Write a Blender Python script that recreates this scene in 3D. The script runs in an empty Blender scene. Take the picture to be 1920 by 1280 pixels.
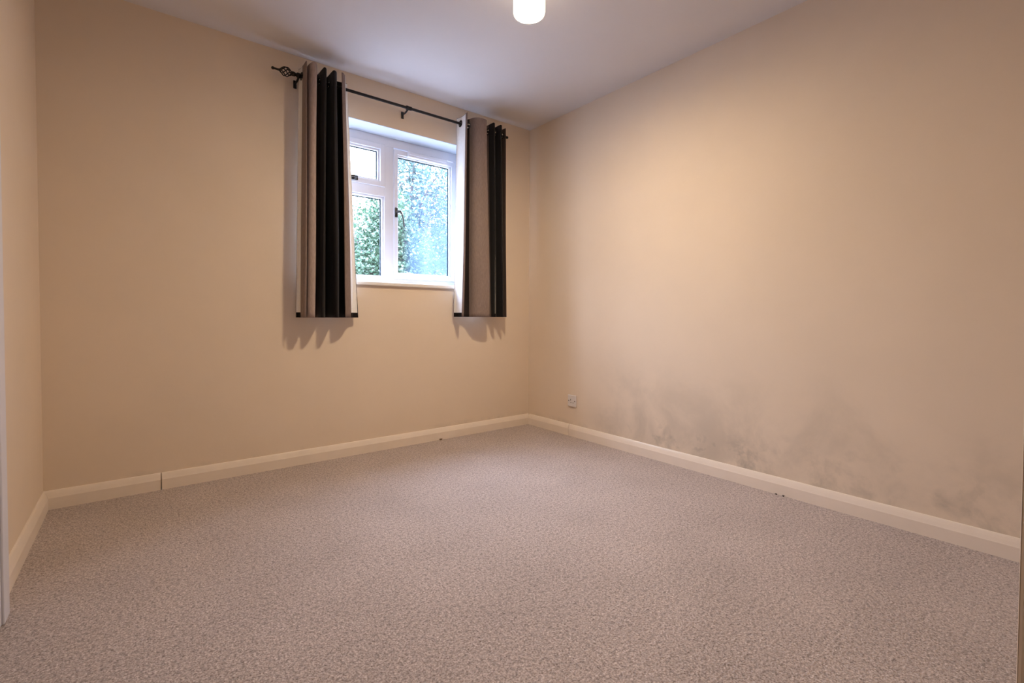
import bpy, bmesh, math, random
from mathutils import Vector, Matrix

scene = bpy.context.scene
COL = scene.collection

# ------------------------------------------------------------------ camera
H = 2.4            # ceiling height
W = 2.876          # room width (left wall x=-W, right wall x=0), window wall y=0
YF = -2.95         # inner face of the wall the camera stands in
cam_d = bpy.data.cameras.new('camera')
cam = bpy.data.objects.new('camera', cam_d)
COL.objects.link(cam)
cam_d.sensor_fit = 'HORIZONTAL'
cam_d.sensor_width = 36.0
cam_d.lens = 888.52 / 1920 * 36.0
cam_d.shift_y = -27.6 / 1920
cam_d.shift_x = 2.1 / 1920
cam_d.clip_start = 0.01
pitch, roll, yaw = 0.02267, 0.00442, 0.66506
fw = Vector((math.sin(yaw) * math.cos(pitch), math.cos(yaw) * math.cos(pitch), -math.sin(pitch)))
rt = Vector((math.cos(yaw), -math.sin(yaw), 0))
up = rt.cross(fw)
r2 = rt * math.cos(roll) + up * math.sin(roll)
u2 = -rt * math.sin(roll) + up * math.cos(roll)
M = Matrix((r2, u2, -fw)).transposed().to_4x4()
M.translation = Vector((-2.52529, -2.98138, 0.88785))
cam.matrix_world = M
scene.camera = cam

# ------------------------------------------------------------------ world / exposure
scene.view_settings.view_transform = 'Standard'
scene.view_settings.look = 'None'
scene.view_settings.gamma = 1.0
scene.view_settings.use_curve_mapping = False
scene.view_settings.exposure = 0.0
SKY = 20.5
LAMP_DISC = 610.0
LAMP_SIDE = 4.0
world = bpy.data.worlds.new('overcast_sky')
scene.world = world
world.use_nodes = True
wn = world.node_tree
bg = wn.nodes['Background']
# overcast sky: brighter and bluer overhead than at the horizon
_tc = wn.nodes.new('ShaderNodeTexCoord'); _sx = wn.nodes.new('ShaderNodeSeparateXYZ')
_mr = wn.nodes.new('ShaderNodeMapRange'); _cr = wn.nodes.new('ShaderNodeValToRGB')
wn.links.new(_tc.outputs['Generated'], _sx.inputs['Vector'])
wn.links.new(_sx.outputs['Z'], _mr.inputs['Value']); wn.links.new(_sx.outputs['Z'], _cr.inputs['Fac'])
_mr.inputs['From Min'].default_value = 0.0; _mr.inputs['From Max'].default_value = 1.0
_mr.inputs['To Min'].default_value = SKY * 0.36; _mr.inputs['To Max'].default_value = SKY * 3.1
_cr.color_ramp.elements[0].color = (0.72, 0.78, 1.0, 1); _cr.color_ramp.elements[1].color = (0.56, 0.68, 1.0, 1)
wn.links.new(_cr.outputs['Color'], bg.inputs['Color']); wn.links.new(_mr.outputs['Result'], bg.inputs['Strength'])
# sky portal in the window opening (only guides light sampling)
pl = bpy.data.lights.new('window_portal', 'AREA')
pl.shape = 'RECTANGLE'; pl.size = 1.14; pl.size_y = 1.03
pl.cycles.is_portal = True
plo = bpy.data.objects.new('window_portal', pl)
COL.objects.link(plo)
plo.location = (-1.13, 0.262, 1.615)
plo.rotation_euler = (math.radians(-90), 0, 0)

# ------------------------------------------------------------------ materials
def new_mat(name):
    m = bpy.data.materials.new(name); m.use_nodes = True
    nt = m.node_tree
    return m, nt, nt.nodes['Principled BSDF']

def noise(nt, scale, detail=3.0, rough=0.5, coord='Object', mapping=None):
    tc = nt.nodes.new('ShaderNodeTexCoord')
    n = nt.nodes.new('ShaderNodeTexNoise')
    n.inputs['Scale'].default_value = scale
    n.inputs['Detail'].default_value = detail
    n.inputs['Roughness'].default_value = rough
    src = tc.outputs[coord]
    if mapping:
        mp = nt.nodes.new('ShaderNodeMapping')
        mp.inputs['Scale'].default_value = mapping
        nt.links.new(src, mp.inputs['Vector']); src = mp.outputs['Vector']
    nt.links.new(src, n.inputs['Vector'])
    return n

def ramp(nt, src, stops):
    r = nt.nodes.new('ShaderNodeValToRGB')
    e = r.color_ramp.elements
    while len(e) < len(stops): e.new(0.5)
    for i, (p, c) in enumerate(stops):
        e[i].position = p
        e[i].color = (c[0], c[1], c[2], 1) if not isinstance(c, (int, float)) else (c, c, c, 1)
    nt.links.new(src, r.inputs['Fac'])
    return r

def bump(nt, src, bsdf, strength, dist):
    b = nt.nodes.new('ShaderNodeBump')
    b.inputs['Strength'].default_value = strength
    b.inputs['Distance'].default_value = dist
    nt.links.new(src, b.inputs['Height'])
    nt.links.new(b.outputs['Normal'], bsdf.inputs['Normal'])

def simple(name, color, rough=0.5, metal=0.0, var=0.06, scale=30, bmp=0.0, bscale=200, sheen=0.0, spec=0.5):
    m, nt, b = new_mat(name)
    n = noise(nt, scale, 4)
    lo = [max(0, c * (1 - var)) for c in color]; hi = [min(1, c * (1 + var)) for c in color]
    r = ramp(nt, n.outputs['Fac'], [(0.3, lo), (0.7, hi)])
    nt.links.new(r.outputs['Color'], b.inputs['Base Color'])
    b.inputs['Roughness'].default_value = rough
    b.inputs['Metallic'].default_value = metal
    b.inputs['Specular IOR Level'].default_value = spec
    if sheen: b.inputs['Sheen Weight'].default_value = sheen
    if bmp:
        n2 = noise(nt, bscale, 3)
        bump(nt, n2.outputs['Fac'], b, bmp, 0.002)
    return m

def math_node(nt, op, a, b=None, clamp=False):
    n = nt.nodes.new('ShaderNodeMath'); n.operation = op; n.use_clamp = clamp
    for i, v in enumerate((a, b)):
        if v is None: continue
        if isinstance(v, (int, float)): n.inputs[i].default_value = v
        else: nt.links.new(v, n.inputs[i])
    return n.outputs[0]

def smooth(nt, v, a, b):
    n = nt.nodes.new('ShaderNodeMapRange'); n.interpolation_type = 'SMOOTHSTEP'
    nt.links.new(v, n.inputs['Value'])
    n.inputs['From Min'].default_value = a; n.inputs['From Max'].default_value = b
    return n.outputs['Result']

WALL = (0.80, 0.67, 0.54)
def wall_material(name, stains=()):
    m, nt, b = new_mat(name)
    n = noise(nt, 2.0, 5, 0.6)
    r = ramp(nt, n.outputs['Fac'], [(0.3, [c * 0.97 for c in WALL]), (0.7, [min(1, c * 1.02) for c in WALL])])
    colour = r.outputs['Color']
    if stains:
        tc = nt.nodes.new('ShaderNodeTexCoord')
        sx = nt.nodes.new('ShaderNodeSeparateXYZ')
        nt.links.new(tc.outputs['Object'], sx.inputs['Vector'])
        total = None
        for axis, u0, u1, z0, z1, amt, sc, lo, hi in stains:
            u = sx.outputs[axis]; z = sx.outputs['Z']
            mu = math_node(nt, 'SUBTRACT', smooth(nt, u, u0 - 0.25, u0 + 0.05), smooth(nt, u, u1 - 0.05, u1 + 0.25), True)
            mz = math_node(nt, 'SUBTRACT', 1.0, smooth(nt, z, z0, z1), True)
            ns = noise(nt, sc, 6, 0.62)
            ns.inputs['Distortion'].default_value = 0.3
            q = smooth(nt, ns.outputs['Fac'], lo, hi)
            v = math_node(nt, 'MULTIPLY', math_node(nt, 'MULTIPLY', mu, mz), math_node(nt, 'MULTIPLY', q, amt))
            total = v if total is None else math_node(nt, 'MAXIMUM', total, v)
        mx = nt.nodes.new('ShaderNodeMix'); mx.data_type = 'RGBA'
        nt.links.new(total, mx.inputs['Factor'])
        nt.links.new(colour, mx.inputs['A'])
        mx.inputs['B'].default_value = (0.20, 0.19, 0.17, 1)
        colour = mx.outputs['Result']
    nt.links.new(colour, b.inputs['Base Color'])
    b.inputs['Roughness'].default_value = 0.75
    b.inputs['Specular IOR Level'].default_value = 0.3
    n2 = noise(nt, 90, 4)
    bump(nt, n2.outputs['Fac'], b, 0.12, 0.002)
    return m

m_wall = wall_material('cream_emulsion')
m_wall_right = wall_material('cream_emulsion_mould_stained', [
    ('Y', -3.0, -0.85, 0.10, 0.75, 0.34, 2.2, 0.40, 0.70),
    ('Y', -3.0, -1.05, 0.08, 0.45, 0.40, 5.0, 0.44, 0.70),
    ('Y', -1.80, -1.25, 0.12, 0.36, 0.55, 6.0, 0.42, 0.64),
    ('Y', -1.1, -0.05, 0.085, 0.13, 0.2, 8.0, 0.40, 0.70),
])
m_wall_back = wall_material('cream_emulsion_window_wall', [
    ('X', -0.75, -0.0, 0.084, 0.125, 0.22, 9.0, 0.35, 0.70),
    ('X', -2.6, -1.8, 0.085, 0.12, 0.12, 9.0, 0.45, 0.65),
])
m_front = simple('bounce_cut_beige_paint', (0.52, 0.42, 0.33), 0.8, var=0.03, scale=2)  # colour darkened to cut light bounced from the wall behind the camera
m_hall = simple('bounce_cut_hall_paint', (0.25, 0.19, 0.14), 0.8)  # unseen hall, darkened so less light bounces back into the room
m_ceiling = simple('matt_white_ceiling_paint', (0.73, 0.705, 0.715), 0.85, var=0.015, scale=3, bmp=0.1, bscale=120, spec=0.2)
m_gloss = simple('cream_gloss_paint', (0.86, 0.755, 0.655), 0.28, var=0.02, scale=12, bmp=0.05, bscale=40)
m_reveal = simple('white_reveal_paint', (0.64, 0.69, 0.76), 0.6, var=0.02, scale=8)
m_upvc = simple('white_upvc', (0.70, 0.70, 0.76), 0.3, var=0.01, scale=8)
m_sill = simple('white_gloss_sill', (0.86, 0.83, 0.80), 0.25, var=0.01, scale=8)
m_seal = simple('dark_glazing_seal', (0.03, 0.05, 0.06), 0.6)
m_doorwhite = simple('greyish_white_door_paint', (0.70, 0.69, 0.74), 0.35, var=0.02, scale=6)
m_iron = simple('blackened_metal', (0.02, 0.018, 0.018), 0.38, 0.6, var=0.2)
m_handle = simple('dark_bronze_metal', (0.07, 0.065, 0.06), 0.3, 0.85, var=0.2)
m_lining = simple('white_lining_cotton', (0.84, 0.82, 0.80), 0.9, var=0.03, scale=60, bmp=0.3, bscale=500, sheen=0.2, spec=0.1)
m_hem = simple('black_hem_cloth', (0.012, 0.010, 0.011), 0.9, spec=0.1)
m_plate = simple('grey_white_socket_plastic', (0.74, 0.70, 0.69), 0.35, var=0.02)
m_dark = simple('dark_socket_slot', (0.03, 0.025, 0.02), 0.6)
m_screw = simple('dull_screw_metal', (0.12, 0.10, 0.08), 0.4, 0.8)
m_bark = simple('dark_bark', (0.06, 0.05, 0.045), 0.9, var=0.4, scale=20, bmp=0.5, bscale=60)
m_fluff = simple('dark_brown_fluff', (0.10, 0.07, 0.05), 0.95, var=0.3)
m_tuft = simple('carpet_thread_brown', (0.25, 0.17, 0.11), 0.95, var=0.3)

def carpet():
    m, nt, b = new_mat('beige_flecked_carpet')
    n1 = noise(nt, 170, 4, 0.75)
    r1 = ramp(nt, n1.outputs['Fac'], [(0.32, (0.20, 0.145, 0.125)), (0.45, (0.46, 0.375, 0.34)), (0.57, (0.65, 0.555, 0.525)), (0.68, (0.84, 0.76, 0.73))])
    n2 = noise(nt, 3.0, 5, 0.6)
    r2 = ramp(nt, n2.outputs['Fac'], [(0.3, 0.90), (0.7, 1.05)])
    n3 = noise(nt, 75, 3, 0.7)
    r3 = ramp(nt, n3.outputs['Fac'], [(0.34, 0.66), (0.55, 1.06)])
    mx = nt.nodes.new('ShaderNodeMix'); mx.data_type = 'RGBA'; mx.blend_type = 'MULTIPLY'; mx.inputs['Factor'].default_value = 1
    nt.links.new(r1.outputs['Color'], mx.inputs['A']); nt.links.new(r2.outputs['Color'], mx.inputs['B'])
    mx2 = nt.nodes.new('ShaderNodeMix'); mx2.data_type = 'RGBA'; mx2.blend_type = 'MULTIPLY'; mx2.inputs['Factor'].default_value = 1
    nt.links.new(mx.outputs['Result'], mx2.inputs['A']); nt.links.new(r3.outputs['Color'], mx2.inputs['B'])
    nt.links.new(mx2.outputs['Result'], b.inputs['Base Color'])
    b.inputs['Roughness'].default_value = 0.95
    b.inputs['Specular IOR Level'].default_value = 0.1
    b.inputs['Sheen Weight'].default_value = 0.15
    v = nt.nodes.new('ShaderNodeTexVoronoi'); v.inputs['Scale'].default_value = 190
    tc = nt.nodes.new('ShaderNodeTexCoord'); nt.links.new(tc.outputs['Object'], v.inputs['Vector'])
    add = math_node(nt, 'ADD', v.outputs['Distance'], n1.outputs['Fac'])
    bump(nt, add, b, 0.7, 0.004)
    return m
m_carpet = carpet()

STRIPE = {'pale': (0.40, 0.31, 0.28), 'light': (0.27, 0.205, 0.185), 'taupe': (0.225, 0.165, 0.145), 'brown': (0.085, 0.058, 0.052),
          'dark': (0.028, 0.020, 0.022), 'black': (0.0085, 0.007, 0.009)}
def striped():
    m, nt, b = new_mat('striped_curtain_cloth')
    a = nt.nodes.new('ShaderNodeAttribute'); a.attribute_name = 'stripe'
    n = noise(nt, 260, 3, 0.6, mapping=(1, 1, 0.15))
    r = ramp(nt, n.outputs['Fac'], [(0.3, 0.82), (0.7, 1.12)])
    mx = nt.nodes.new('ShaderNodeMix'); mx.data_type = 'RGBA'; mx.blend_type = 'MULTIPLY'; mx.inputs['Factor'].default_value = 1
    nt.links.new(a.outputs['Color'], mx.inputs['A']); nt.links.new(r.outputs['Color'], mx.inputs['B'])
    nt.links.new(mx.outputs['Result'], b.inputs['Base Color'])
    b.inputs['Roughness'].default_value = 0.7
    b.inputs['Specular IOR Level'].default_value = 0.25
    b.inputs['Sheen Weight'].default_value = 0.1
    bump(nt, n.outputs['Fac'], b, 0.3, 0.001)
    return m
m_cloth = striped()

def glass(name, fog=False):
    m = bpy.data.materials.new(name); m.use_nodes = True
    nt = m.node_tree; nt.nodes.clear()
    out = nt.nodes.new('ShaderNodeOutputMaterial')
    tr = nt.nodes.new('ShaderNodeBsdfTransparent'); tr.inputs['Color'].default_value = (0.95, 0.98, 0.98, 1)
    gl = nt.nodes.new('ShaderNodeBsdfGlossy'); gl.inputs['Roughness'].default_value = 0.02
    mx = nt.nodes.new('ShaderNodeMixShader')
    n = noise(nt, 3, 2)
    f = ramp(nt, n.outputs['Fac'], [(0.0, 0.04), (1.0, 0.06)])
    nt.links.new(f.outputs['Color'], mx.inputs['Fac'])
    nt.links.new(tr.outputs[0], mx.inputs[1]); nt.links.new(gl.outputs[0], mx.inputs[2])
    last = mx.outputs[0]
    if fog:   # condensation inside the failed double glazing, thickest low down and to the right
        tl = nt.nodes.new('ShaderNodeBsdfTranslucent'); tl.inputs['Color'].default_value = (0.075, 0.115, 0.19, 1)
        tc = nt.nodes.new('ShaderNodeTexCoord'); sx = nt.nodes.new('ShaderNodeSeparateXYZ')
        nt.links.new(tc.outputs['Object'], sx.inputs['Vector'])
        n2 = noise(nt, 7, 5, 0.6)
        mz = math_node(nt, 'SUBTRACT', 1.0, smooth(nt, sx.outputs['Z'], 1.25, 2.1))
        mxx = smooth(nt, sx.outputs['X'], -1.06, -0.80)
        base = math_node(nt, 'MULTIPLY', math_node(nt, 'MULTIPLY', mz, mxx), 0.40)
        fac = math_node(nt, 'MULTIPLY', base, smooth(nt, n2.outputs['Fac'], 0.15, 0.65), True)
        m2 = nt.nodes.new('ShaderNodeMixShader')
        nt.links.new(fac, m2.inputs['Fac'])
        nt.links.new(last, m2.inputs[1]); nt.links.new(tl.outputs[0], m2.inputs[2])
        last = m2.outputs[0]
    nt.links.new(last, out.inputs['Surface'])
    return m
m_glass = glass('clear_window_glass')
m_fog = glass('misted_window_glass', True)

def leaf(name, c1, c2, trans):
    m = bpy.data.materials.new(name); m.use_nodes = True
    nt = m.node_tree; nt.nodes.clear()
    out = nt.nodes.new('ShaderNodeOutputMaterial')
    n = noise(nt, 6, 4, 0.7)
    r = ramp(nt, n.outputs['Fac'], [(0.35, c1), (0.65, c2)])
    d = nt.nodes.new('ShaderNodeBsdfDiffuse'); t = nt.nodes.new('ShaderNodeBsdfTranslucent')
    g = nt.nodes.new('ShaderNodeBsdfGlossy'); g.inputs['Roughness'].default_value = 0.35
    mx = nt.nodes.new('ShaderNodeMixShader'); mx.inputs['Fac'].default_value = trans
    m2 = nt.nodes.new('ShaderNodeMixShader'); m2.inputs['Fac'].default_value = 0.06
    nt.links.new(r.outputs['Color'], d.inputs['Color']); nt.links.new(r.outputs['Color'], t.inputs['Color'])
    nt.links.new(d.outputs[0], mx.inputs[1]); nt.links.new(t.outputs[0], mx.inputs[2])
    nt.links.new(mx.outputs[0], m2.inputs[1]); nt.links.new(g.outputs[0], m2.inputs[2])
    nt.links.new(m2.outputs[0], out.inputs['Surface'])
    return m
m_leafA = leaf('dark_green_leaves', (0.018, 0.045, 0.022), (0.07, 0.13, 0.075), 0.35)
m_leafB = leaf('pale_green_leaves', (0.026, 0.06, 0.052), (0.085, 0.15, 0.135), 0.45)
m_leafC = leaf('bluish_green_leaves', (0.026, 0.055, 0.06), (0.07, 0.12, 0.13), 0.4)
m_ground = simple('bounce_tuned_paving', (0.17, 0.165, 0.16), 0.9, var=0.15, scale=6)  # unseen paving added, its grey set for light bounced up at the ceiling

def emissive(name, color, strength):
    m, nt, b = new_mat(name)
    n = noise(nt, 4, 2)
    r = ramp(nt, n.outputs['Fac'], [(0.0, [c * 0.98 for c in color]), (1.0, color)])
    b.inputs['Base Color'].default_value = (0.9, 0.9, 0.88, 1)
    nt.links.new(r.outputs['Color'], b.inputs['Emission Color'])
    b.inputs['Emission Strength'].default_value = strength
    return m
LAMP_COL = (1.0, 0.79, 0.53)
m_disc = emissive('lit_opal_diffuser', LAMP_COL, LAMP_DISC)
m_side = emissive('lit_opal_shade_glass', LAMP_COL, LAMP_SIDE)
m_whiteplastic = simple('white_lamp_fitting', (0.85, 0.84, 0.82), 0.4)

# ------------------------------------------------------------------ mesh helpers
def link(name, bm, mat, parent=None, smooth_shade=False, loc=None):
    me = bpy.data.meshes.new(name)
    bmesh.ops.recalc_face_normals(bm, faces=bm.faces)
    bm.to_mesh(me); bm.free()
    if smooth_shade:
        for p in me.polygons: p.use_smooth = True
    o = bpy.data.objects.new(name, me); COL.objects.link(o)
    if mat: me.materials.append(mat)
    if parent: o.parent = parent
    if loc: o.location = loc
    return o

def box(bm, x0, x1, y0, y1, z0, z1, bevel=0.0, seg=2):
    r = bmesh.ops.create_cube(bm, size=1)
    vs = r['verts']
    for v in vs:
        v.co = Vector(((x0 + x1) / 2 + v.co.x * (x1 - x0), (y0 + y1) / 2 + v.co.y * (y1 - y0), (z0 + z1) / 2 + v.co.z * (z1 - z0)))
    if bevel:
        es = list({e for v in vs for e in v.link_edges})
        bmesh.ops.bevel(bm, geom=es, offset=bevel, segments=seg, affect='EDGES', profile=0.5)

def tube(bm, pts, rad, n=10, cap=True):
    pts = [Vector(p) for p in pts]
    rads = rad if isinstance(rad, (list, tuple)) else [rad] * len(pts)
    rings = []
    ref = None
    for i, p in enumerate(pts):
        t = (pts[min(i + 1, len(pts) - 1)] - pts[max(i - 1, 0)]).normalized()
        if ref is None:
            ref = Vector((0, 0, 1)) if abs(t.z) < 0.9 else Vector((1, 0, 0))
        a = (ref - t * ref.dot(t)).normalized(); b = t.cross(a); ref = a
        rings.append([bm.verts.new(p + (a * math.cos(2 * math.pi * k / n) + b * math.sin(2 * math.pi * k / n)) * rads[i]) for k in range(n)])
    for i in range(len(rings) - 1):
        for k in range(n):
            bm.faces.new((rings[i][k], rings[i][(k + 1) % n], rings[i + 1][(k + 1) % n], rings[i + 1][k]))
    if cap:
        bm.faces.new(rings[0]); bm.faces.new(rings[-1][::-1])

def sphere(bm, c, r, sx=1, sy=1, sz=1, u=16, v=10):
    res = bmesh.ops.create_uvsphere(bm, u_segments=u, v_segments=v, radius=r)
    for q in res['verts']: q.co = Vector((c[0] + q.co.x * sx, c[1] + q.co.y * sy, c[2] + q.co.z * sz))

def torus(bm, c, axis, R, r, n=28, k=8, flat=1.0):
    axis = Vector(axis).normalized()
    ref = Vector((0, 0, 1)) if abs(axis.z) < 0.9 else Vector((1, 0, 0))
    a = (ref - axis * ref.dot(axis)).normalized(); b = axis.cross(a)
    rings = []
    for i in range(n):
        th = 2 * math.pi * i / n
        d = a * math.cos(th) + b * math.sin(th)
        rings.append([bm.verts.new(Vector(c) + d * (R + r * math.cos(2 * math.pi * j / k)) + axis * (r * flat * math.sin(2 * math.pi * j / k))) for j in range(k)])
    for i in range(n):
        for j in range(k):
            bm.faces.new((rings[i][j], rings[i][(j + 1) % k], rings[(i + 1) % n][(j + 1) % k], rings[(i + 1) % n][j]))

def profile_extrude(bm, prof, origin, along, out, length):
    """prof = list of (out, z); extruded from origin for length along."""
    o = Vector(origin); a = Vector(along); w = Vector(out)
    A = [bm.verts.new(o + w * p + Vector((0, 0, z))) for p, z in prof]
    B = [bm.verts.new(o + a * length + w * p + Vector((0, 0, z))) for p, z in prof]
    n = len(prof)
    for i in range(n):
        bm.faces.new((A[i], A[(i + 1) % n], B[(i + 1) % n], B[i]))
    bm.faces.new(A[::-1]); bm.faces.new(B)

def empty(name, loc=(0, 0, 0), label=None, cat=None, group=None):
    o = bpy.data.objects.new(name, None); COL.objects.link(o); o.location = loc
    if label: tag(o, label, cat, group)
    return o
def tag(o, label, cat, group=None):
    o['label'] = label; o['category'] = cat
    if group: o['group'] = group
def struct(o, label=None):
    o['kind'] = 'structure'
    if label: o['label'] = label
    return o

# ------------------------------------------------------------------ room shell
bm = bmesh.new(); box(bm, -W - 0.15, 0.15, YF - 1.6, 0.0, -0.12, 0.0)
struct(link('floor', bm, m_carpet), 'beige and brown flecked fitted carpet')
bm = bmesh.new(); box(bm, -W - 0.15, 0.15, YF - 1.6, 0.0, H, H + 0.15)
struct(link('ceiling', bm, m_ceiling), 'plain white painted ceiling')

# window wall with its opening (x -1.70..-0.56, z 1.085..2.13)
WX0, WX1, WZ0, WZ1 = -1.70, -0.56, 1.085, 2.13
def wall_with_hole(name, mat, x0, x1, y0, y1, z0, z1, hx0, hx1, hz0, hz1, down=False):
    bm = bmesh.new()
    xs = [x0, hx0, hx1, x1]; zs = [z0, hz0, hz1, z1]
    for y in (y0, y1):
        g = [[bm.verts.new((x, y, z)) for z in zs] for x in xs]
        for i in range(3):
            for j in range(3):
                if i == 1 and (j == 1 or (down and j == 0)): continue
                bm.faces.new((g[i][j], g[i + 1][j], g[i + 1][j + 1], g[i][j + 1]))
    bm.verts.ensure_lookup_table()
    F, Bk = bm.verts[:16], bm.verts[16:]
    def q(i, j, k, l):
        a, b = i * 4 + j, k * 4 + l
        bm.faces.new((F[a], F[b], Bk[b], Bk[a]))
    for i in range(3):
        q(i, 3, i + 1, 3)
        if not (down and i == 1): q(i, 0, i + 1, 0)
        q(0, i, 0, i + 1); q(3, i, 3, i + 1)
    q(1, 2, 2, 2)
    if not down: q(1, 1, 2, 1)
    for i in ([0, 1] if down else [1]):
        q(1, i, 1, i + 1); q(2, i, 2, i + 1)
    return link(name, bm, mat)
struct(wall_with_hole('wall_back', m_wall_back, -W, 0.0, 0.0, 0.26, -0.12, H + 0.15, WX0, WX1, WZ0, WZ1), 'cream painted wall with the window in it')
bm = bmesh.new(); box(bm, 0.0, 0.15, YF - 1.6, 0.26, -0.12, H + 0.15)
struct(link('wall_right', bm, m_wall_right), 'cream painted wall with grey mould stains along its foot')
bm = bmesh.new(); box(bm, -W - 0.15, -W, YF - 1.6, 0.26, -0.12, H + 0.15)
struct(link('wall_left', bm, m_wall), 'cream painted wall at the left edge')
JX = -2.121       # right jamb of the doorway the camera looks through
struct(wall_with_hole('wall_front', m_front, -W, 0.0, YF - 0.12, YF, 0.0, H, -W + 0.02, JX, 0.0001, 2.04, down=True), 'beige wall around the doorway, darkened to cut bounced light')
bm = bmesh.new(); box(bm, -W, 0.0, YF - 1.6, YF - 1.5, 0, H)
struct(link('wall_hall', bm, m_hall))

# skirting boards: chamfered top, moulded as in the photo
SK = [(0, 0), (0.018, 0), (0.018, 0.052), (0.0165, 0.056), (0.0125, 0.068), (0.0085, 0.078), (0.006, 0.0825), (0.0035, 0.084), (0, 0.084)]
def skirting(name, pieces, along, out, label):
    bm = bmesh.new()
    for o, L in pieces: profile_extrude(bm, SK, o, along, out, L)
    o = link(name, bm, m_gloss)
    return struct(o, label)
J = 0.0042
skirting('baseboard_back', [((-W, 0, 0), W - 2.446 - J / 2), ((-2.446 + J / 2, 0, 0), 2.446 - J / 2 - 0.0015)], (1, 0, 0), (0, -1, 0), 'cream gloss skirting board under the window')
skirting('baseboard_right', [((0, -0.481 + J / 2, 0), 0.481 - J / 2 - 0.019), ((0, YF, 0), -YF - 0.481 - J / 2)], (0, 1, 0), (-1, 0, 0), 'cream gloss skirting board along the stained wall')
skirting('baseboard_left', [((-W, -0.975, 0), 0.975 - 0.019)], (0, 1, 0), (1, 0, 0), 'cream gloss skirting board at the left edge')
skirting('baseboard_front', [((JX + 0.02, YF, 0), -JX - 0.02 - 0.019)], (1, 0, 0), (0, 1, 0), 'cream gloss skirting board beside the doorway')

# white door and architrave in the left wall
bm = bmesh.new(); box(bm, -W, -W + 0.040, -1.045, -0.975, 0, 2.06, 0.004)
box(bm, -W, -W + 0.040, -1.885, -1.815, 0, 2.06, 0.004); box(bm, -W, -W + 0.040, -1.815, -1.045, 1.99, 2.06, 0.004)
struct(link('trim_1', bm, m_doorwhite), 'greyish white door architrave at the left edge')
d = empty('door_1'); struct(d, 'greyish white painted door at the left edge')
bm = bmesh.new(); box(bm, -W, -W + 0.034, -1.813, -1.047, 0.004, 1.988, 0.002)
link('door_leaf', bm, m_doorwhite, d)
bm = bmesh.new(); tube(bm, [(-W + 0.034, -1.76, 1.0), (-W + 0.075, -1.76, 1.0), (-W + 0.083, -1.745, 1.0), (-W + 0.083, -1.65, 1.0)], 0.009)
link('door_handle', bm, m_handle, d, True)
# lining of the doorway at the right edge (beige)
bm = bmesh.new(); box(bm, JX - 0.0005, JX + 0.018, YF - 0.1205, YF + 0.0004, 0, 2.04, 0.002)
box(bm, -W + 0.02, JX + 0.018, YF - 0.1205, YF + 0.0004, 2.022, 2.04, 0.002)
struct(link('trim_2', bm, m_gloss), 'cream doorway lining at the right edge')

# ------------------------------------------------------------------ window
win = empty('window_1'); struct(win, 'white double glazed casement window')
FY0, FY1 = 0.170, 0.235
bm = bmesh.new(); t = 0.004
box(bm, WX0, WX0 + t, 0.0005, FY1, WZ0, WZ1); box(bm, WX1 - t, WX1, 0.0005, FY1, WZ0, WZ1); box(bm, WX0, WX1, 0.0005, FY1, WZ1 - t, WZ1)
link('reveal', bm, m_reveal, win)
bm = bmesh.new(); box(bm, WX0 + 0.001, WX1 - 0.001, 0.0, FY0 + 0.02, WZ0, WZ0 + 0.022)
box(bm, WX0 - 0.02, WX1 + 0.02, -0.022, 0.0, WZ0 - 0.004, WZ0 + 0.022, 0.008, 4)
link('window_sill', bm, m_sill, win)
# coordinates of the lights
MX0, MX1 = -1.176, -1.106     # mullion
LX0, RX1 = -1.645, -0.612
TZ0, TZ1 = 1.712, 1.778       # transom on the left
BZ, HZ = 1.150, 2.066
bm = bmesh.new()
box(bm, WX0 + t, LX0, FY0, FY1, WZ0 + 0.022, WZ1 - t, 0.003)
box(bm, RX1, WX1 - t, FY0, FY1, WZ0 + 0.022, WZ1 - t, 0.003)
box(bm, LX0 - 0.01, RX1 + 0.01, FY0 + 0.0005, FY1, HZ, WZ1 - t, 0.003)
box(bm, LX0 - 0.01, RX1 + 0.01, FY0 + 0.0005, FY1, WZ0 + 0.022, BZ, 0.003)
link('window_frame', bm, m_upvc, win)
bm = bmesh.new(); box(bm, MX0, MX1, FY0 + 0.001, FY1, BZ - 0.002, HZ + 0.002, 0.003)
link('mullion', bm, m_upvc, win)
bm = bmesh.new(); box(bm, LX0 - 0.002, MX0 + 0.002, FY0 + 0.001, FY1, TZ0, TZ1, 0.003)
link('transom', bm, m_upvc, win)

def ring_frame(bm, x0, x1, z0, z1, w, y0, y1, wl=None, bev=0.003):
    wl = w if wl is None else wl
    box(bm, x0, x0 + wl, y0, y1, z0, z1, bev); box(bm, x1 - w, x1, y0, y1, z0, z1, bev)
    box(bm, x0 + wl - 0.002, x1 - w + 0.002, y0 + 0.0004, y1, z1 - w, z1, bev)
    box(bm, x0 + wl - 0.002, x1 - w + 0.002, y0 + 0.0004, y1, z0, z0 + w, bev)
def pane(x0, x1, z0, z1, y, mat, parent, name='glass_pane'):
    bm = bmesh.new(); box(bm, x0 - 0.004, x1 + 0.004, y, y + 0.004, z0 - 0.004, z1 + 0.004)
    g = link(name, bm, mat, parent)
    bm = bmesh.new()
    s = 0.0075
    box(bm, x0, x1, y - 0.005, y - 0.0005, z1 - s, z1); box(bm, x1 - s, x1, y - 0.005, y - 0.0005, z0, z1)
    box(bm, x0, x0 + 0.002, y - 0.005, y - 0.0005, z0, z1); box(bm, x0, x1, y - 0.005, y - 0.0005, z0, z0 + 0.002)
    link('glazing_seal', bm, m_seal, parent)
    return g
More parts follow.
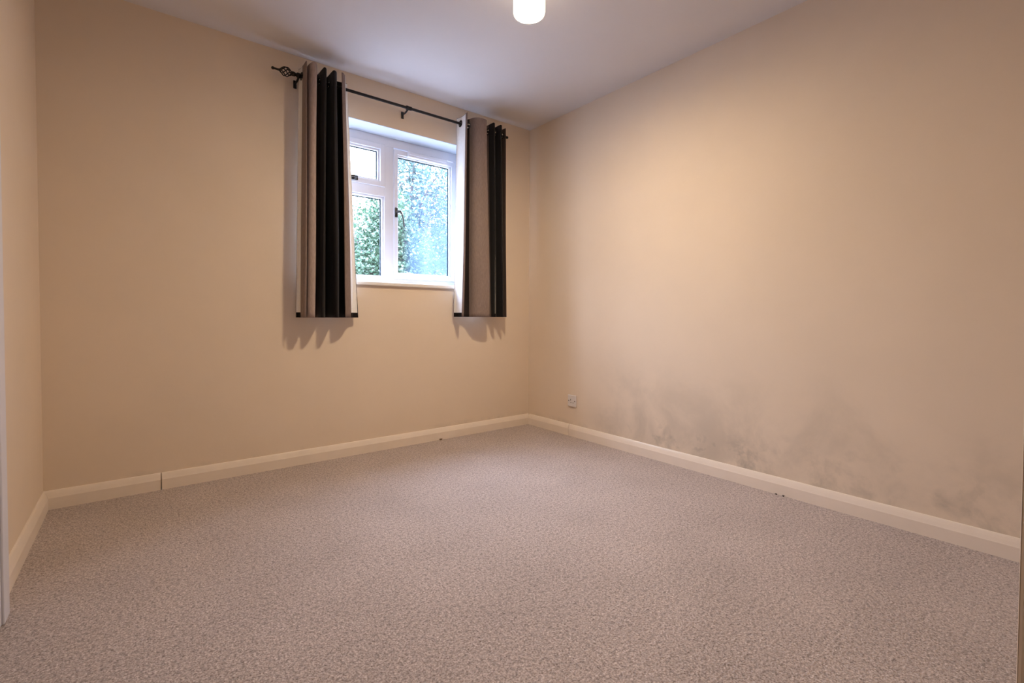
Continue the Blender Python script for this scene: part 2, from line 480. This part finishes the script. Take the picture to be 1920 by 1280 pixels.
# fixed lower left light: glazing bead + glass
bm = bmesh.new(); ring_frame(bm, LX0, MX0, BZ, TZ0, 0.014, FY0 + 0.012, FY0 + 0.034, bev=0.004)
link('glazing_bead', bm, m_upvc, win)
pane(LX0 + 0.014, MX0 - 0.014, BZ + 0.014, TZ0 - 0.014, FY0 + 0.036, m_glass, win)
# vent casement top left
bm = bmesh.new(); ring_frame(bm, LX0 - 0.002, MX0 + 0.002, TZ1 - 0.002, HZ + 0.002, 0.036, FY0 - 0.012, FY1 - 0.02)
ring_frame(bm, LX0 + 0.033, MX0 - 0.033, TZ1 + 0.033, HZ - 0.033, 0.014, FY0 + 0.002, FY0 + 0.022, bev=0.004)
vc = link('vent_casement', bm, m_upvc, win)
pane(LX0 + 0.046, MX0 - 0.046, TZ1 + 0.046, HZ - 0.046, FY0 + 0.024, m_glass, vc)
# side hung casement on the right
bm = bmesh.new(); ring_frame(bm, MX1 - 0.002, RX1 + 0.002, BZ - 0.002, HZ - 0.012, 0.034, FY0 - 0.012, FY1 - 0.02, wl=0.026)
ring_frame(bm, MX1 + 0.022, RX1 - 0.030, BZ + 0.030, HZ - 0.044, 0.012, FY0 + 0.002, FY0 + 0.022, bev=0.004)
sc_ = link('casement', bm, m_upvc, win)
pane(MX1 + 0.034, RX1 - 0.042, BZ + 0.042, HZ - 0.056, FY0 + 0.024, m_fog, sc_)
# trickle vent on the head above the right casement
bm = bmesh.new(); box(bm, -1.010, -0.690, FY0 - 0.030, FY0 + 0.001, HZ - 0.050, HZ - 0.008, 0.005, 3)
box(bm, -1.000, -0.700, FY0 - 0.035, FY0 - 0.028, HZ - 0.036, HZ - 0.020, 0.002)
link('trickle_vent', bm, m_upvc, win)
# handles
hx, hz, hy = MX1 + 0.011, 1.612, FY0 - 0.012
bm = bmesh.new(); box(bm, hx - 0.011, hx + 0.011, hy - 0.010, hy, hz - 0.034, hz + 0.034, 0.004, 3)
tube(bm, [(hx, hy - 0.008, hz), (hx, hy - 0.045, hz)], 0.0085)
tube(bm, [(hx, hy - 0.040, hz + 0.002), (hx + 0.012, hy - 0.048, hz), (hx + 0.024, hy - 0.052, hz - 0.025), (hx + 0.032, hy - 0.054, hz - 0.06), (hx + 0.036, hy - 0.054, hz - 0.105)], [0.009, 0.008, 0.0055, 0.0048, 0.0055])
link('casement_handle', bm, m_handle, sc_, True)
hx, hz = -1.378, TZ1 + 0.020
bm = bmesh.new(); box(bm, hx - 0.055, hx + 0.010, hy - 0.010, hy, hz - 0.010, hz + 0.010, 0.004, 3)
tube(bm, [(hx - 0.012, hy - 0.008, hz), (hx - 0.012, hy - 0.040, hz + 0.004)], 0.010)
tube(bm, [(hx - 0.008, hy - 0.040, hz + 0.004), (hx - 0.035, hy - 0.046, hz + 0.003), (hx - 0.10, hy - 0.046, hz - 0.002)], [0.010, 0.007, 0.006])
link('casement_handle', bm, m_handle, vc, True)

# ------------------------------------------------------------------ curtain pole
RY, RZ, RR = -0.080, 2.253, 0.0088
rod = empty('curtain_pole', (-1.11, 0, RZ), 'black metal curtain pole with an open cage finial, above the window', 'curtain pole')
def rodpart(name, bm, mat=m_iron, sm=True):
    return link(name, bm, mat, rod, sm, (1.11, 0, -RZ))
bm = bmesh.new(); tube(bm, [(-1.835, RY, RZ), (-0.305, RY, RZ)], RR, 14)
rodpart('pole', bm)
for s, x0 in ((-1, -1.828),):
    bm = bmesh.new()
    tube(bm, [(x0 - s * 0.012, RY, RZ), (x0 + s * 0.004, RY, RZ)], 0.0125, 14)
    xa, xb = x0 + s * 0.002, x0 + s * 0.068
    for k in range(6):
        pts = []
        for i in range(17):
            u = i / 16
            r = 0.004 + 0.021 * math.sin(math.pi * u)
            a = 2 * math.pi * k / 6 + s * u * math.pi
            pts.append((xa + (xb - xa) * u, RY + r * math.cos(a), RZ + r * math.sin(a)))
        tube(bm, pts, 0.0030, 6)
    tube(bm, [(xb - s * 0.002, RY, RZ), (xb + s * 0.010, RY, RZ), (xb + s * 0.030, RY, RZ)], [0.0075, 0.0055, 0.0055], 12)
    sphere(bm, (xb + s * 0.034, RY, RZ), 0.0085)
    rodpart('finial', bm)
bm = bmesh.new(); tube(bm, [(-0.306, RY, RZ), (-0.300, RY, RZ)], 0.0095, 14); sphere(bm, (-0.296, RY, RZ), 0.0105)
rodpart('end_stop', bm)
for bx in (-1.797, -1.122, -0.322):
    bm = bmesh.new()
    wx = bx
    box(bm, wx - 0.009, wx + 0.009, -0.006, 0.0, RZ - 0.046, RZ + 0.0, 0.002)
    tube(bm, [(wx, -0.003, RZ - 0.022), (wx, -0.05, RZ - 0.022), (wx, RY, RZ - 0.014)], 0.0055, 10)
    tube(bm, [(wx - 0.009, RY, RZ), (wx + 0.009, RY, RZ)], 0.0135, 16)
    rodpart('bracket', bm)
bm = bmesh.new(); tube(bm, [(-1.112, RY, RZ), (-1.094, RY, RZ)], 0.0125, 16)
rodpart('joining_collar', bm)

# ------------------------------------------------------------------ curtains
def curtain(label, nodes_top, nodes_bot, stripes, ztop, zbot, lin_ranges, tip=()):
    """nodes = (x, y) per fold in plan; stripes = (start, colour) in fold units."""
    root = empty('curtain', ((nodes_top[1][0] + nodes_top[-1][0]) / 2, RY, RZ), label, 'curtain', 'striped eyelet curtains at the window')
    off = (-root.location.x, -root.location.y, -root.location.z)
    NS = 30
    nseg = len(nodes_top) - 1
    S = [i / NS for i in range(nseg * NS + 1)]
    def plan(s, t):
        i = min(int(s), nseg - 1); f = s - i
        e = 0.5 - 0.5 * math.cos(math.pi * f)
        def at(nd):
            a, b = nd[i], nd[i + 1]
            ex = f + 0.75 * math.sin(2 * math.pi * f) / (2 * math.pi)
            return a[0] + (b[0] - a[0]) * ex, a[1] + (b[1] - a[1]) * e
        xt, yt = at(nodes_top); xb, yb = at(nodes_bot)
        x = xt + (xb - xt) * t + 0.0035 * math.sin(5 * s + 4 * t) * t
        y = yt + (yb - yt) * t + 0.004 * math.sin(3.1 * s + 6 * t) * t
        return x, y
    zs = []
    z = ztop
    while z > RZ - 0.05: zs.append(z); z -= 0.004
    n2 = 44; z0 = z
    for i in range(n2 + 1): zs.append(z0 + (zbot - z0) * i / n2)
    # where the pole crosses each fold
    eyes = []
    for i in range(nseg):
        best = None
        for k in range(NS * 4):
            s = i + k / (NS * 4)
            x, y = plan(s, 0.03)
            if best is None or abs(y - RY) < best[0]: best = (abs(y - RY), s, x, y)
        if best[0] < 0.004: eyes.append(best[1])
    def tangent(s, t):
        a = plan(max(0, s - 0.02), t); b = plan(min(nseg, s + 0.02), t)
        return Vector((b[0] - a[0], b[1] - a[1], 0)).normalized()
    eye_pts = []
    for s in eyes:
        x, y = plan(s, 0.03); T = tangent(s, 0.03)
        eye_pts.append((s, Vector((x, y, RZ)), T))
    def sheet(name, mat, s0, s1, za, zb, offset, colored=False, parent=root, thick=0.0):
        bm = bmesh.new()
        lay = bm.loops.layers.float_color.new('stripe') if colored else None
        ss = [s for s in S if s0 - 1e-6 <= s <= s1 + 1e-6]
        zz = [z for z in zs if zb - 1e-6 <= z <= za + 1e-6]
        if zz[0] < za - 1e-4: zz = [za] + zz
        if zz[-1] > zb + 1e-4: zz = zz + [zb]
        grid = []
        for s in ss:
            colv = []
            for z in zz:
                t = max(0.0, min(1.0, (ztop - z) / (ztop - zbot)))
                x, y = plan(s, t); T = tangent(s, t)
                n = Vector((T.y, -T.x, 0))
                lift = 0.0
                for ts, amt in tip:
                    if abs(s - ts) < 0.45: lift = max(lift, amt * (0.5 + 0.5 * math.cos(math.pi * (s - ts) / 0.45)))
                dz = lift * max(0, 1 - (ztop - z) / 0.045)
                p = Vector((x, y, z + dz)) + n * offset
                colv.append(bm.verts.new(p))
            grid.append(colv)
        for i in range(len(ss) - 1):
            sm_ = (ss[i] + ss[i + 1]) / 2
            for j in range(len(zz) - 1):
                zc = (zz[j] + zz[j + 1]) / 2
                hole = False
                if zc > RZ - 0.04:
                    c = (grid[i][j].co + grid[i + 1][j + 1].co) / 2
                    for s, P, T in eye_pts:
                        if abs(sm_ - s) < 0.5 and (c - P).length < 0.0175: hole = True
                if hole: continue
                f = bm.faces.new((grid[i][j], grid[i + 1][j], grid[i + 1][j + 1], grid[i][j + 1]))
                f.smooth = True
                if colored:
                    c = stripes[0][1]
                    for st, cc in stripes:
                        if sm_ >= st: c = cc
                    rgb = STRIPE[c]
                    for l in f.loops: l[lay] = (rgb[0], rgb[1], rgb[2], 1)
        me_o = link(name, bm, mat, parent, True, off)
        return me_o
    main = sheet('striped_panel', m_cloth, 0, nseg, ztop, zbot, 0.0, True)
    sd = main.modifiers.new('cloth_thickness', 'SOLIDIFY'); sd.thickness = 0.0012; sd.offset = 0
    for a, b in lin_ranges:
        lo = sheet('lining', m_lining, a, b, ztop - 0.004, zbot + 0.026, -0.0019)
        lo['label'] = 'white lining cloth on the back'
        ho = sheet('hem', m_hem, a, b, zbot + 0.030, zbot, -0.0024)
        ho['label'] = 'black turned-up hem below the lining'
    for s, P, T in eye_pts:
        bm = bmesh.new(); torus(bm, P, Vector((T.y, -T.x, 0)), 0.0205, 0.0045, flat=0.8)
        e = link('eyelet', bm, m_iron, root, True, off); e['label'] = 'black metal eyelet'
    return root

L_top = [(-1.769, -.150), (-1.786, -.045), (-1.728, -.160), (-1.685, -.040), (-1.675, -.160), (-1.633, -.040), (-1.622, -.160), (-1.567, -.040), (-1.510, -.048), (-1.572, -.140)]
L_bot = [(-1.778, -.150), (-1.812, -.045), (-1.746, -.160), (-1.709, -.040), (-1.690, -.160), (-1.648, -.040), (-1.612, -.160), (-1.560, -.040), (-1.444, -.048), (-1.551, -.140)]
curtain('striped taupe and black eyelet curtain left of the window, white lining edges showing',
        L_top, L_bot, [(0, 'light'), (1, 'pale'), (2.2, 'brown'), (3.45, 'black'), (7.2, 'dark'), (8.0, 'taupe')],
        2.306, 0.874, [(0.50, 8.78)], tip=[(2, .012), (0, .01), (9, .012)])
R_top = [(-0.697, -.145), (-0.722, -.045), (-0.562, -.160), (-0.478, -.050), (-0.473, -.150), (-0.415, -.050), (-0.408, -.150), (-0.352, -.050), (-0.338, -.120)]
R_bot = [(-0.719, -.140), (-0.745, -.045), (-0.530, -.160), (-0.447, -.050), (-0.452, -.150), (-0.395, -.050), (-0.388, -.150), (-0.335, -.050), (-0.326, -.120)]
curtain('striped taupe and black eyelet curtain right of the window, beside the room corner',
        R_top, R_bot, [(0, 'taupe'), (1, 'dark'), (1.42, 'light'), (2.25, 'brown'), (2.7, 'taupe'), (3.45, 'black'), (7.4, 'brown')],  # first 'dark' band is shade beside the lining, put into the cloth colour
        2.300, 0.880, [(0.20, 7.8)], tip=[(0, .016)])

# ------------------------------------------------------------------ ceiling lamp
LX, LY, LZ = -1.122, -1.316, 2.25
lamp = empty('ceiling_lamp', (LX, LY, LZ), 'lit white drum-shaped glass lamp fixed to the ceiling', 'ceiling lamp')
R0 = 0.072
def lathe(bm, prof, n=48, close=False):
    rings = [[bm.verts.new((r * math.cos(2 * math.pi * k / n), r * math.sin(2 * math.pi * k / n), z)) for k in range(n)] for r, z in prof]
    m = len(rings)
    for i in range(m if close else m - 1):
        a, b = rings[i], rings[(i + 1) % m]
        for k in range(n): bm.faces.new((a[k], a[(k + 1) % n], b[(k + 1) % n], b[k]))
    if not close: bm.faces.new(rings[0]); bm.faces.new(rings[-1])
bm = bmesh.new(); lathe(bm, [(R0, 0.118), (R0, 0.012), (R0 - 0.002, 0.004), (R0 - 0.006, 0.0), (R0 - 0.008, 0.004), (R0 - 0.008, 0.118)], close=True)
link('glass_shade', bm, m_side, lamp, True)
bm = bmesh.new(); lathe(bm, [(0.0005, -0.006), (0.025, -0.005), (0.048, -0.0025), (R0 - 0.0085, 0.003), (R0 - 0.0085, 0.008), (0.0005, 0.008)])
link('diffuser', bm, m_disc, lamp, True)
bm = bmesh.new(); lathe(bm, [(R0 - 0.012, 0.112), (R0 + 0.006, 0.112), (R0 + 0.010, 0.120), (R0 + 0.010, H - LZ), (R0 - 0.012, H - LZ)], close=True)
link('ceiling_mount', bm, m_whiteplastic, lamp)

# ------------------------------------------------------------------ wall socket
so = empty('wall_socket', (0, -0.508, 0.261), 'small square grey-white socket plate low on the right wall near the corner', 'socket')
bm = bmesh.new(); box(bm, -0.0095, 0, -0.043, 0.043, -0.043, 0.043, 0.004, 3)
link('face_plate', bm, m_plate, so)
for y in (-0.0302, 0.0302):
    bm = bmesh.new(); tube(bm, [(-0.0088, y, 0), (-0.0103, y, 0)], 0.0042, 14)
    link('screw', bm, m_screw, so)
bm = bmesh.new(); box(bm, -0.0100, -0.0088, -0.0025 + 0.012, 0.0025 + 0.012, 0.002, 0.013, 0.0008)
box(bm, -0.0100, -0.0088, -0.018, -0.009, -0.016, -0.011, 0.0008); box(bm, -0.0100, -0.0088, 0.004, 0.013, -0.016, -0.011, 0.0008)
link('socket_slots', bm, m_dark, so)

# ------------------------------------------------------------------ bits on the carpet edge
def fluff(loc, sx, sy, sz, label, mat, seed, group=None):
    rnd = random.Random(seed)
    bm = bmesh.new()
    sphere(bm, (0, 0, sz * 0.45), 1.0, sx * 0.6, sy * 0.6, sz * 0.6, 12, 8)
    for v in bm.verts:
        v.co.x += rnd.uniform(-1, 1) * sx * 0.18; v.co.y += rnd.uniform(-1, 1) * sy * 0.18
        v.co.z = max(0.0, v.co.z + rnd.uniform(-1, 1) * sz * 0.15)
    for k in range(9):
        a = rnd.uniform(0, 6.28); q = Vector((math.cos(a) * sx, math.sin(a) * sy, 0))
        tube(bm, [(0, 0, sz * 0.3), (q.x * .6, q.y * .6, sz * rnd.uniform(.7, 1.4)), (q.x, q.y, sz * rnd.uniform(.1, 1.1))], 0.0006, 5)
    o = link('carpet_fluff', bm, mat, None, True, loc)
    tag(o, label, 'fluff', group)
fluff((-0.838, -0.026, 0), 0.016, 0.006, 0.010, 'small brown tuft of carpet thread against the skirting below the right curtain', m_tuft, 3)
fluff((-0.026, -1.952, 0), 0.004, 0.007, 0.005, 'dark speck of fluff at the right skirting, the farther of two', m_fluff, 5)
fluff((-0.025, -1.985, 0), 0.004, 0.006, 0.006, 'dark speck of fluff at the right skirting, the nearer of two', m_fluff, 6)

# ------------------------------------------------------------------ outside: ground and trees
bm = bmesh.new(); box(bm, -20, 30, 0.30, 45, -0.6, -0.4)
struct(link('ground', bm, m_ground), 'unseen ground outside the window, tone set for bounced light')

def tree(name, base, trunk_top, crowns, nleaf, size, mat, label, seed, branches=8):
    rnd = random.Random(seed)
    root = empty(name, base, label, 'tree')
    B = Vector(base)
    bm = bmesh.new()
    T = Vector(trunk_top) - B
    n = 8
    pts = [T * (i / n) + Vector((rnd.uniform(-.05, .05), rnd.uniform(-.05, .05), 0)) * (i > 0) for i in range(n + 1)]
    tube(bm, pts, [0.10 * (1 - 0.75 * i / n) for i in range(n + 1)], 10)
    for k in range(branches):
        s = pts[rnd.randint(2, n - 1)]
        c = rnd.choice(crowns)
        th = rnd.uniform(0, 6.28)
        e = Vector(c[0]) - B + Vector((c[1] * 0.8 * math.cos(th), c[2] * .8 * math.sin(th), c[3] * rnd.uniform(-.5, .9)))
        mid = (s + e) / 2 + Vector((rnd.uniform(-.15, .15), rnd.uniform(-.15, .15), rnd.uniform(0, .2)))
        tube(bm, [s, mid, e], [0.035, 0.022, 0.008], 6)
    link('trunk', bm, m_bark, root, True)
    bm = bmesh.new()
    tot = sum(c[1] * c[2] * c[3] for c in crowns)
    for c in crowns:
        k = int(nleaf * c[1] * c[2] * c[3] / tot)
        C0 = Vector(c[0]) - B
        # leaves gather in sprays, more of them near the crown's surface
        sprays = max(8, k // 26)
        for sidx in range(sprays):
            d = Vector((rnd.gauss(0, 1), rnd.gauss(0, 1), rnd.gauss(0, 1))).normalized() * (rnd.random() ** 0.45)
            sc0 = C0 + Vector((d.x * c[1], d.y * c[2], d.z * c[3]))
            rr = 0.07 * (c[1] ** .5) * 2
            for q in range(26):
                p = sc0 + Vector((rnd.gauss(0, rr), rnd.gauss(0, rr), rnd.gauss(0, rr)))
                a = Vector((rnd.gauss(0, 1), rnd.gauss(0, 1), rnd.gauss(0, .7))).normalized()
                b = a.orthogonal().normalized()
                b = Matrix.Rotation(rnd.uniform(0, 6.28), 3, a) @ b
                l = size * rnd.uniform(.6, 1.2); w = l * 0.32
                nrm = a.cross(b)
                v = [bm.verts.new(p - a * l / 2), bm.verts.new(p + b * w + nrm * w * .3), bm.verts.new(p + a * l / 2), bm.verts.new(p - b * w + nrm * w * .3)]
                bm.faces.new(v)
    me = bpy.data.meshes.new('foliage'); bm.to_mesh(me); bm.free(); me.materials.append(mat)
    o = bpy.data.objects.new('foliage', me); COL.objects.link(o); o.parent = root
    return root
tree('garden_tree', (0.95, 4.6, -0.4), (1.05, 4.6, 2.5),
     [((0.66, 4.6, 1.50), 0.88, 0.7, 1.10), ((0.66, 4.5, 2.42), 0.50, 0.5, 0.46), ((1.22, 4.8, 1.65), 0.42, 0.5, 0.9)],
     20000, 0.066, m_leafA, 'dark green leafy tree close outside the lower left window pane', 11)
tree('garden_tree', (2.55, 7.6, -0.4), (2.75, 7.6, 5.0),
     [((3.0, 7.8, 4.1), 1.0, 1.1, 1.5), ((2.4, 7.7, 2.6), 0.7, 0.9, 1.2), ((3.6, 8.2, 2.6), 1.2, 1.1, 1.6)],
     15000, 0.095, m_leafB, 'pale green tree with sky showing through, seen in the right window pane', 23, 14)
tree('garden_tree', (5.6, 13.0, -0.4), (5.7, 13.0, 3.6),
     [((5.2, 13.0, 2.0), 3.2, 1.6, 1.7), ((7.2, 14.0, 2.8), 2.0, 1.6, 1.9)],
     9000, 0.16, m_leafC, 'bluish green tree farther away behind the pale one, low in the right pane', 31, 12)
